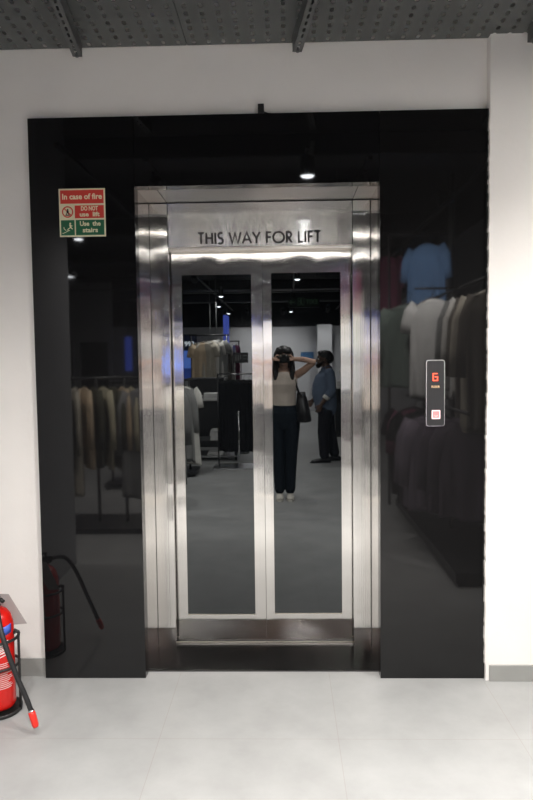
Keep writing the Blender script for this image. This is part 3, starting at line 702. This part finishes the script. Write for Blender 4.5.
# left rail seen in left granite
lr = rail_rack((-1.12, -3.0, 0), -PI/2, 1.15, 1.39, (-.36, -.62, -1.1), 'black clothes rail seen in the left granite', base=False)
MB().box(-.3, .3, -1.0, -.05, 0, .05, .01).build('base', 'rackblack', lr)
cols = ['cloth_cream', 'cloth_beige', 'cloth_olive', 'cloth_cream', 'cloth_olive', 'cloth_beige', 'cloth_stone', 'cloth_olive', 'cloth_cream', 'cloth_olive']
for i, c in enumerate(cols):
    x = -1.42-.09*i
    garment('long' if c != 'cloth_stone' else 'coat', c, 'long_sleeve_shirt', '%s top, %s from the lift side end of the left rail' % (c[6:], ['first', 'second', 'third', 'fourth', 'fifth', 'sixth', 'seventh', 'eighth', 'ninth', 'tenth'][i]), (x, -3.05+jit(.04), 1.31), PI/2+jit(.2)-.5, 'clothes on the left rail')
garment('coat', 'cloth_grey', 'coat', 'large grey coat on the right end of the left rail', (-1.24, -2.80, 1.31), .25, 'clothes on the left rail')
# grey garment rack seen at left edge of the left door
gr = rail_rack((-1.18, -5.0, 0), -PI/2, 1.0, 1.28, (-.1, -.95), 'black clothes rail of grey coats seen in left door', base=True)
MB().box(-.25, .25, -1.0, 0, .03, .07, .006).build('base_shelf', 'rackblack', gr)
for i in range(7):
    garment('coat' if i else 'dress', 'cloth_grey' if i % 3 else 'cloth_offwhite', 'coat' if i else 'dress', 'long %s garment, %s from the right on the grey coat rail' % ('grey' if i % 3 else 'off-white', ['first', 'second', 'third', 'fourth', 'fifth', 'sixth', 'seventh'][i]), (-1.33-.09*i, -5.0+jit(.03), 1.20), .35+jit(.3), 'long garments on the grey coat rail')
# black trousers rack
tr = thing('trouser_rack', 'chrome rack of black trousers seen in left door', 'clothes rack', (-.66, -5.6, 0))
MB().tube([(-.30, 0, 1.34), (.30, 0, 1.34)], .012, 10).build('rail', 'chrome', tr, smooth=True)
MB().tube([(.02, .22, .02), (.02, .22, .82)], .011, 10).build('post', 'chrome', tr, smooth=True)
MB().tube([(-.29, 0, .02), (-.29, 0, 1.34)], .011, 10).build('post', 'rackblack', tr, smooth=True)
MB().tube([(.29, 0, .02), (.29, 0, 1.34)], .011, 10).build('post', 'rackblack', tr, smooth=True)
MB().box(-.36, .34, -.22, .24, .0, .02, .004).build('base_plate', 'chrome', tr)
for i in range(6):
    garment('trousers', 'cloth_black', 'trousers', 'black trousers hanging %s from the left on the chrome rack' % ['first', 'second', 'third', 'fourth', 'fifth', 'sixth'][i], (-.80+.075*i, -5.6+jit(.03), 1.25), .25+jit(.5), 'black trousers on the chrome rack')
# display table with folded shirts
dt = thing('display_table', 'black two-tier display table holding folded white shirts', 'table', (-1.15, -6.5, 0))
MB().box(-.42, .42, -.3, .3, .88, .92, .004).build('tabletop', 'rackblack', dt)
MB().box(-.42, .42, -.3, .3, .28, .31, .004).build('shelf', 'rackblack', dt)
MB().box(-.42, .42, -.3, .3, .05, .08, .004).build('shelf', 'chrome', dt)
for sx in (-1, 1):
    for sy in (-1, 1): MB().box(sx*.40-.018, sx*.40+.018, sy*.28-.018, sy*.28+.018, 0, .88, .002).build('leg', 'rackblack', dt)
def folded(w=.24, d=.30, h=.022):
    m = MB(); m.box(-w/2, w/2, -d/2, d/2, 0, h, h*.42); m.box(-w/2+.01, w/2-.004, d/2-.035, d/2+.006, .002, h-.004, h*.3); return m
fsh = None
stacks = [(-1.40, -6.4, .92, 3, 'left stack on the top'), (-1.12, -6.38, .92, 5, 'middle stack on the top'), (-.86, -6.42, .92, 4, 'right stack on the top'), (-1.02, -6.36, .31, 7, 'stack on the middle shelf'), (-1.06, -6.36, .08, 2, 'stack on the lowest shelf')]
num = ['bottom', 'second', 'third', 'fourth', 'fifth', 'sixth', 'seventh']
for (x, y, z, n, nm) in stacks:
    for i in range(n):
        nmn = 'topmost' if i == n-1 else num[i]
        if fsh is None: o = fsh = folded().build('folded_shirt', 'cloth_white')
        else: o = fsh.copy(); COL.objects.link(o)
        o.location = (x+jit(.012), y+jit(.012), z+.0008+i*.0228); o.rotation_euler = (0, 0, jit(.12))
        tag(o, 'folded white shirt, %s in the %s of the display table' % (nmn, nm), 'folded shirt', 'folded shirts on the display table')
# price sign on a stem over the trousers
ps = thing('price_sign', 'small dark sign on a thin stem above black trousers', 'sign', (-.70, -7.0, 0))
MB().box(-.12, .12, -.006, .006, 1.49, 1.66, .002).build('sign_board', 'panelface', ps)
MB().tube([(0, 0, .02), (0, 0, 1.50)], .006, 8).build('stem', 'rackblack', ps); MB().cyl((0, 0, .012), .12, .02).build('foot', 'rackblack', ps)
pm = MB()
for (a, b, z0, z1) in ((-.09, -.075, 1.53, 1.62), (-.05, -.035, 1.53, 1.62), (-.015, 0, 1.55, 1.62), (.03, .10, 1.60, 1.615), (.03, .10, 1.55, 1.56)): pm.box(a, b, .0055, .0068, z0, z1)
pm.build('sign_marks', 'cloth_grey', ps)
# low black fixture and pale dresses
bf = thing('display_plinth', 'black display plinth under the pale hanging dresses', 'display plinth', (-1.37, -8.0, 0))
MB().box(-.32, .30, -.22, .22, 0, 1.20, .01).build('plinth_body', 'rackblack', bf); MB().box(-.34, .32, -.24, .24, 1.20, 1.225, .004).build('plinth_top', 'dark_wall', bf)
dr = rail_rack((-1.05, -9.0, 0), -PI/2, .78, 2.02, (-.05, -.74), 'black hanging frame for pale dresses', base=True)
for i, (c, nmc) in enumerate((('cloth_grey', 'grey'), ('cloth_offwhite', 'off-white'), ('cloth_stone', 'stone'), ('cloth_offwhite', 'off-white'), ('cloth_stone', 'stone'), ('cloth_beige', 'beige'))):
    garment('dress', c, 'dress', '%s dress, %s from the right above the black plinth' % (nmc, ['first', 'second', 'third', 'fourth', 'fifth', 'sixth'][i]), (-1.30-.055*i, -9.0, 1.94-.012*i), .15+jit(.3), 'pale dresses above the black plinth')
for i, x in enumerate((-1.30, -1.42)):
    tag(MB().tube([(x, -9.0, 2.1), (x, -9.0, 3.58)], .008, 8).build('suspension_rod', 'channel'), 'thin %s rod hanging from ceiling to dress frame' % ('right', 'left')[i], 'rod', 'suspension rods above the dresses')
# screen
sc_ = thing('digital_screen', 'lit blue digital screen at left edge of the left door glass', 'screen', (-2.30, -11.0, 0))
MB().box(-.36, .36, -.03, .03, 1.08, 2.12, .006).build('housing', 'black', sc_)
MB().box(-.34, .34, .03, .033, 1.76, 2.10).build('header_picture', 'screen_dark', sc_)
MB().box(-.34, .34, .03, .033, 1.36, 1.755).build('sky_picture', 'screen_blue', sc_)
MB().box(-.34, .34, .03, .033, 1.10, 1.355).build('lower_picture', 'screen_deep', sc_)
text_mesh('screen_text', '992', .15, 'screen_text', sc_, (.20, .036, 1.90), face='+y', bold=.002, width=.22).scale.x = -1
MB().box(-.06, .06, -.05, .03, 0, 1.1).build('stand_post', 'black', sc_); MB().box(-.3, .3, -.2, .2, 0, .02).build('stand_foot', 'black', sc_)
bn = thing('hanging_banner', 'narrow lit blue banner edge in the left door glass', 'banner', (-1.27, -11.0, 0))
MB().box(-.05, .04, -.25, .25, 1.85, 2.52, .004).build('banner_face', 'banner', bn)
MB().tube([(0, 0, 2.52), (0, 0, 3.58)], .006, 6).build('suspension_rod', 'lamp', bn)
bn2 = thing('hanging_banner', 'blue lit banner strip in the left granite reflection', 'banner', (-2.83, -9.0, 0))
MB().box(-.06, .06, -.02, .02, 1.36, 1.98, .004).build('banner_face', 'banner', bn2); MB().tube([(0, 0, 1.98), (0, 0, 3.58)], .006, 6).build('suspension_rod', 'lamp', bn2)
dr2 = rail_rack((-1.0, -11.3, 0), -PI/2, .35, 1.96, (-.02, -.33), 'small black rail under the narrow blue banner', base=True)
for i, (c, nmc) in enumerate((('cloth_maroon', 'maroon'), ('cloth_offwhite', 'off-white'), ('cloth_brown', 'brown'))):
    garment('dress', c, 'dress', '%s dress on the small rail under the narrow banner' % nmc, (-1.08-.09*i, -11.3, 1.88), 1.2+jit(.2), 'dresses under the narrow banner')
# dark shop front bulkhead on the far left
bk = thing('shop_partition', 'grey partition with dark window on far left of shop', 'partition', (-3.5, -9.3, 0))
MB().box(-1.2, .3, -.05, .05, 1.9, 3.0).box(-1.2, -.6, -.05, .05, 0, 1.9).box(-.4, -.3, -.05, .05, 0, 1.9).box(.22, .3, -.05, .05, 0, 1.9).box(-1.2, .3, -.05, .05, 0, .9).build('partition_panel', 'wall_side', bk)
MB().box(-.3, .22, -.02, .02, .9, 1.9).build('window_pane', 'glass', bk)
# counter right of the man
ck = thing('side_counter', 'dark counter with white top behind the man', 'counter', (1.30, -9.5, 0))
MB().box(-.30, .30, -.35, .35, 0, .95, .01).build('counter_body', 'rackblack', ck); MB().box(-.31, .31, -.36, .36, .951, .98, .004).build('counter_top', 'cloth_white', ck)
tag(MB().box(1.03, 1.28, -9.4, -9.2, .981, 1.10, .02).build('white_box', 'cloth_white'), 'white box on the side counter behind the man', 'box')
hb = MB(); hb.lathe([(0, 0), (.05, 0), (.055, .01), (.02, .06), (.018, .12), (.05, .16), (.055, .20), (.03, .24), (0, .245)], n=20)
o = hb.build('display_bust', 'cloth_white', smooth=True); o.location = (1.14, -9.34, 1.101); tag(o, 'small white bust on the white box behind the man', 'bust')
# blue poster on the far wall
tag(MB().box(.50, .88, -15.748, -15.73, 1.44, 1.74).build('wall_poster', 'poster'), 'small blue poster on the far wall left of the man', 'poster')

# ------------------------------------------------------------------ people
def hand(m, wrist, d, up, side, curl=.5, s=1.0):
    """palm with four fingers and a thumb; d: pointing direction, up: back of the hand, side: towards the thumb"""
    w_, d, up, side = Vector(wrist), Vector(d).normalized(), Vector(up).normalized(), Vector(side).normalized()
    palm = w_+d*.05*s
    m.limb([(*(w_), .023*s, .018*s), (*(w_+d*.03*s), .034*s, .014*s), (*(w_+d*.075*s), .036*s, .012*s)], 12, ref=up)
    for i, (off, ln) in enumerate(((.028, .072), (.010, .080), (-.009, .075), (-.027, .060))):
        p0 = w_+d*.070*s+side*off*s
        dd = d.copy(); pts = [(*p0, .0088*s)]; p = p0.copy()
        for k in range(3):
            ang = curl*(.5+.5*k)
            dd = (d*math.cos(ang*(k+1)*.6)-up*math.sin(ang*(k+1)*.6)).normalized()
            p = p+dd*ln*s*(.42, .32, .26)[k]; pts.append((*p, (.0084, .0078, .0068)[k]*s))
        m.limb(pts, 8, ref=up)
    t0 = w_+d*.02*s+side*.024*s
    t1 = t0+(side*.75+d*.6).normalized()*.038*s; t2 = t1+(d*.9+side*.1-up*.35).normalized()*.03*s
    m.limb([(*t0, .012*s), (*t1, .0105*s), (*t2, .0085*s)], 8, ref=up)
def head(m, c, s=1.0):
    """head centred at c facing +y"""
    x, y, z = c
    m.ball((x, y-.012*s, z+.028*s), (.073*s, .092*s, .088*s), 20)
    m.ball((x, y+.018*s, z-.038*s), (.056*s, .066*s, .074*s), 18)
    m.ball((x, y+.040*s, z-.088*s), (.030*s, .032*s, .022*s), 12)
    m.limb([(x, y+.084*s, z+.012*s, .008*s), (x, y+.098*s, z-.018*s, .011*s), (x, y+.092*s, z-.030*s, .013*s, .010*s)], 8, ref=(1, 0, 0))
    m.limb([(x-.018*s, y+.078*s, z-.058*s, .006*s), (x, y+.084*s, z-.057*s, .007*s), (x+.018*s, y+.078*s, z-.058*s, .006*s)], 8, ref=(0, 0, 1))
    m.limb([(x-.05*s, y+.066*s, z+.026*s, .007*s), (x+.05*s, y+.066*s, z+.026*s, .007*s)], 8, ref=(0, 0, 1))
    for k in (-1, 1): m.ball((x+k*.075*s, y-.004*s, z-.008*s), (.010*s, .020*s, .032*s), 10)
def face_parts(parent, c, s=1.0, brow='hair'):
    x, y, z = c
    for k in (-1, 1):
        MB().ball((x+k*.030*s, y+.071*s, z+.004*s), .0115*s, 12).build('eye', 'cloth_white', parent, smooth=True)
        MB().ball((x+k*.030*s, y+.0795*s, z+.004*s), .0052*s, 10).build('pupil', 'hair', parent, smooth=True)
        MB().limb([(x+k*.016*s, y+.080*s, z+.026*s, .004*s), (x+k*.046*s, y+.071*s, z+.027*s, .003*s)], 6, ref=(0, 0, 1)).build('eyebrow', brow, parent, smooth=True)
def shoe(m, x, y0, y1, z=0, w=.042):
    ln = y1-y0
    m.limb([(x, y0+.03, z+.040, w*.85, .036), (x, y0+ln*.35, z+.042, w*.9, .036), (x, y0+ln*.65, z+.034, w*1.05, .028), (x, y1-.035, z+.026, w*.9, .020)], 14, ref=(0, 0, 1))

# the photographer, facing the lift
W = thing('person', 'woman in pale cropped top and dark jeans photographing with raised elbows', 'person', (0, -3.36, 0), 0)
m = MB()
m.limb([(0, -.01, .96, .150, .100), (0, -.005, 1.06, .118, .085), (0, 0, 1.16, .122, .088), (0, .005, 1.27, .140, .100), (0, -.005, 1.36, .150, .075), (0, -.01, 1.405, .085, .055)], 24)
m.limb([(0, -.012, 1.40, .050, .046), (0, .0, 1.47, .044, .044), (0, .005, 1.52, .046, .048)], 16)
HC_ = (0, .008, 1.575); head(m, HC_, .96)
for s in (-1, 1):
    m.limb([(s*.075, -.01, .88, .088, .095), (s*.085, 0, .80, .083, .088), (s*.072, .005, .50, .052, .055), (s*.070, -.005, .44, .050, .052), (s*.064, -.012, .33, .046, .050), (s*.056, -.01, .12, .033, .036), (s*.056, -.01, .07, .032, .036)], 16)
    m.limb([(s*.056, .0, .045, .036, .03), (s*.058, .09, .03, .036, .02)], 12, ref=(0, 0, 1))
    m.limb([(s*.145, -.01, 1.375, .046), (s*.215, .05, 1.42, .041), (s*.315, .115, 1.505, .034), (s*.320, .125, 1.515, .032), (s*.21, .135, 1.54, .030), (s*.115, .13, 1.545, .023)], 14, ref=(0, 0, 1))
    hand(m, (s*.112, .13, 1.545), (-s*1, .12, -.02), (0, .55, .8), (0, -.2, 1) if s < 0 else (0, -.2, 1), curl=.35, s=.86)
m.build('body', 'skin', W, remesh=.0055, smooth_it=2)
face_parts(W, HC_, .96)
hr_ = MB()
hr_.ball((0, -.018, 1.600), (.088, .100, .096), 22)
for s in (-1, 1):
    hr_.limb([(s*.052, .045, 1.655, .030, .022), (s*.082, .045, 1.60, .026, .030), (s*.090, .035, 1.52, .028, .036), (s*.092, .04, 1.42, .034, .034), (s*.085, .06, 1.33, .026, .022)], 12)
hr_.limb([(0, -.07, 1.60, .090, .05), (0, -.075, 1.48, .095, .045), (0, -.085, 1.36, .100, .035), (0, -.095, 1.24, .085, .022)], 18)
hr_.limb([(-.055, .066, 1.628, .022, .026), (0, .078, 1.64, .026, .030), (.055, .066, 1.628, .022, .026)], 12, ref=(0, 0, 1))
hr_.build('hair', 'hair', W, remesh=.007, smooth_it=2)
tp = MB(); tp.limb([(0, -.004, 1.045, .132, .098), (0, 0, 1.10, .130, .096), (0, 0, 1.18, .132, .100), (0, .008, 1.27, .149, .110), (0, -.004, 1.335, .145, .092)], 24)
for s in (-1, 1): tp.limb([(s*.085, .045, 1.32, .026, .02), (s*.092, .0, 1.405, .024, .016), (s*.085, -.06, 1.34, .026, .02)], 10, ref=(1, 0, 0))
tp.build('cropped_top', 'cloth_top', W, remesh=.006, smooth_it=2)
jn = MB(); jn.limb([(0, -.008, .86, .172, .118), (0, -.006, .96, .172, .120), (0, -.004, 1.02, .142, .104)], 24)
for s in (-1, 1):
    jn.limb([(s*.078, -.01, .91, .094, .106), (s*.083, 0, .80, .089, .097), (s*.072, .0, .50, .068, .077), (s*.064, -.005, .30, .062, .074), (s*.058, -.005, .11, .057, .074)], 18)
jn.build('jeans', 'cloth_jeans', W, remesh=.006, smooth_it=2)
for s in (-1, 1):
    m = MB(); shoe(m, s*.058, -.085, .165); sh_ = m.build('shoe', 'canvas', W, remesh=.005, smooth_it=1)
    MB().tube([(s*.058, -.085, .006), (s*.058, .0, .006), (s*.058, .09, .006), (s*.058, .165, .006)], [(.03, .007), (.040, .007), (.046, .007), (.026, .007)], 12, ref=(0, 0, 1)).build('sole', 'sole', sh_, smooth=True)
kc = thing('camera', 'black camera held to the face by the woman', 'camera', (0, -3.215, 1.548))
MB().box(-.062, .062, -.030, .006, -.045, .030, .008).box(-.024, .024, -.028, .006, .028, .048, .006).box(.040, .064, -.028, .018, -.044, .030, .008).build('camera_body', 'black', kc)
MB().lathe([(0, 0), (.033, 0), (.036, .004), (.036, .026), (.033, .030), (.029, .030), (.027, .024), (0, .024)], n=28).build('lens', 'lamp', kc, smooth=False).rotation_euler = (-PI/2, 0, 0)
MB().cyl((.045, -.01, .034), .008, .008).build('shutter_button', 'chrome', kc)
tb = thing('tote_bag', 'black tote bag hanging from right shoulder of the woman', 'bag', (.205, -3.37, .86))
bg_ = MB(); bg_.tube([(-.02, 0, .32), (-.012, 0, .24), (.0, 0, .12), (.008, 0, .012), (.008, 0, 0)], [(.045, .05), (.060, .11), (.078, .15), (.088, .165), (.078, .155)], 22, ref=(0, 1, 0))
bg_.build('bag_body', 'leather', tb, smooth=True)
MB().tube(smooth_path([(-.03, .06, .28), (-.075, .065, .42), (-.108, .03, .535), (-.112, -.02, .555), (-.105, -.055, .52), (-.08, -.07, .40), (-.03, -.06, .28)], 5), [(.010, .004)]*31, 8).build('bag_strap', 'leather', tb, smooth=True)

# the man, in profile facing left
G = thing('person', 'bearded man in blue denim shirt and black trousers standing in profile', 'person', (.625, -6.0, 0), PI/2-.12)
G.scale = (1, 1.13, 1)
m = MB()
m.limb([(0, -.01, .90, .150, .115), (0, .02, 1.02, .155, .135), (0, .02, 1.14, .160, .130), (0, 0, 1.27, .175, .115), (0, -.02, 1.34, .165, .085), (0, -.02, 1.385, .09, .065)], 24)
m.limb([(0, -.025, 1.37, .058, .058), (0, 0, 1.45, .055, .055)], 16)
HM = (0, .03, 1.535); head(m, HM, 1.02)
legs = ((1, .11, .30), (-1, -.11, .10))
m.limb([(.085, 0, .88, .088, .10), (.09, .03, .70, .075, .082), (.09, .055, .47, .056, .06), (.09, .05, .36, .052, .056), (.09, .04, .10, .036, .040), (.09, .04, .07, .036, .04)], 16)
m.limb([(-.085, -.01, .88, .088, .10), (-.09, -.035, .70, .075, .082), (-.09, -.06, .47, .056, .06), (-.09, -.085, .36, .052, .056), (-.09, -.125, .10, .036, .040), (-.09, -.125, .07, .036, .04)], 16)
m.limb([(.185, -.02, 1.33, .052), (.215, -.04, 1.20, .046), (.225, -.04, 1.07, .038), (.22, -.02, 1.04, .036), (.215, .05, .95, .030), (.21, .10, .875, .024)], 14)
m.limb([(-.185, -.02, 1.33, .052), (-.215, -.02, 1.20, .046), (-.225, -.01, 1.07, .038), (-.22, .01, 1.04, .036), (-.205, .09, .97, .030), (-.18, .15, .92, .024)], 14)
hand(m, (.21, .10, .875), (-.05, .35, -.9), (1, 0, -.1), (0, .95, .3), curl=.5, s=.98)
hand(m, (-.18, .15, .92), (.2, .5, -.8), (-1, 0, -.1), (0, .9, .4), curl=.5, s=.98)
m.build('body', 'skin_dark', G, remesh=.0065, smooth_it=2)
face_parts(G, HM, 1.02)
hm_ = MB(); hm_.ball((0, .005, 1.585), (.085, .100, .085), 20); hm_.ball((0, -.045, 1.55), (.080, .065, .085), 16); hm_.ball((0, .06, 1.632), (.06, .05, .034), 14)
hm_.build('hair', 'hair', G, remesh=.007, smooth_it=2)
bd = MB(); bd.limb([(-.066, .04, 1.505, .012), (-.052, .085, 1.465, .018), (0, .112, 1.445, .024), (.052, .085, 1.465, .018), (.066, .04, 1.505, .012)], 10, ref=(0, 0, 1)); bd.ball((0, .098, 1.432), (.036, .032, .032), 12); bd.limb([(-.03, .112, 1.497, .007), (0, .122, 1.50, .008), (.03, .112, 1.497, .007)], 8, ref=(0, 0, 1))
bd.build('beard', 'hair', G, remesh=.006, smooth_it=1)
sh = MB()
sh.limb([(0, .0, .80, .178, .140), (0, .01, .92, .182, .150), (0, .03, 1.03, .180, .158), (0, .03, 1.14, .182, .150), (0, .005, 1.26, .192, .132), (0, -.02, 1.34, .175, .098), (0, -.02, 1.385, .085, .072)], 28)
for s in (-1, 1):
    k = -.0 if s > 0 else .025
    sh.limb([(s*.175, -.02, 1.335, .068), (s*.212, -.035+k, 1.21, .062), (s*.226, -.042+k, 1.09, .056), (s*.222, -.015+k, 1.035, .053), (s*.217, .028+k*1.4, .985, .046)], 16)
sh.limb([(-.05, .035, 1.40, .018), (0, .05, 1.38, .016), (.05, .035, 1.40, .018)], 8)
sh.limb([(-.06, -.03, 1.40, .02), (0, -.06, 1.41, .02), (.06, -.03, 1.40, .02)], 8)
so = sh.build('denim_shirt', 'cloth_denim', G, remesh=.0065, smooth_it=2)
cf = MB(); cf.tube([(.219, .018, .998), (.216, .050, .958)], [.050, .046], 18); cf.build('rolled_cuff', 'cloth_offwhite', so, smooth=True)['label'] = 'pale rolled cuff'
tz = MB(); tz.limb([(0, -.005, .86, .158, .122), (0, 0, .93, .155, .125)], 24)
tz.limb([(.082, 0, .87, .095, .110), (.09, .03, .70, .086, .092), (.09, .055, .47, .070, .074), (.09, .05, .36, .068, .072), (.09, .04, .11, .060, .066)], 18)
tz.limb([(-.082, -.01, .87, .095, .110), (-.09, -.035, .70, .086, .092), (-.09, -.06, .47, .070, .074), (-.09, -.085, .36, .068, .072), (-.09, -.125, .11, .060, .066)], 18)
tz.build('trousers', 'cloth_trousers', G, remesh=.0065, smooth_it=2)
for (x, y0, y1) in ((.09, -.045, .235), (-.09, -.21, .07)):
    m = MB(); shoe(m, x, y0, y1, w=.046); sh_ = m.build('shoe', 'leather', G, remesh=.0055, smooth_it=1)
    MB().tube([(x, y0, .007), (x, y0+.1, .007), (x, y1-.08, .007), (x, y1, .007)], [(.034, .008), (.044, .008), (.050, .008), (.03, .008)], 12, ref=(0, 0, 1)).build('sole', 'rubber', sh_, smooth=True)
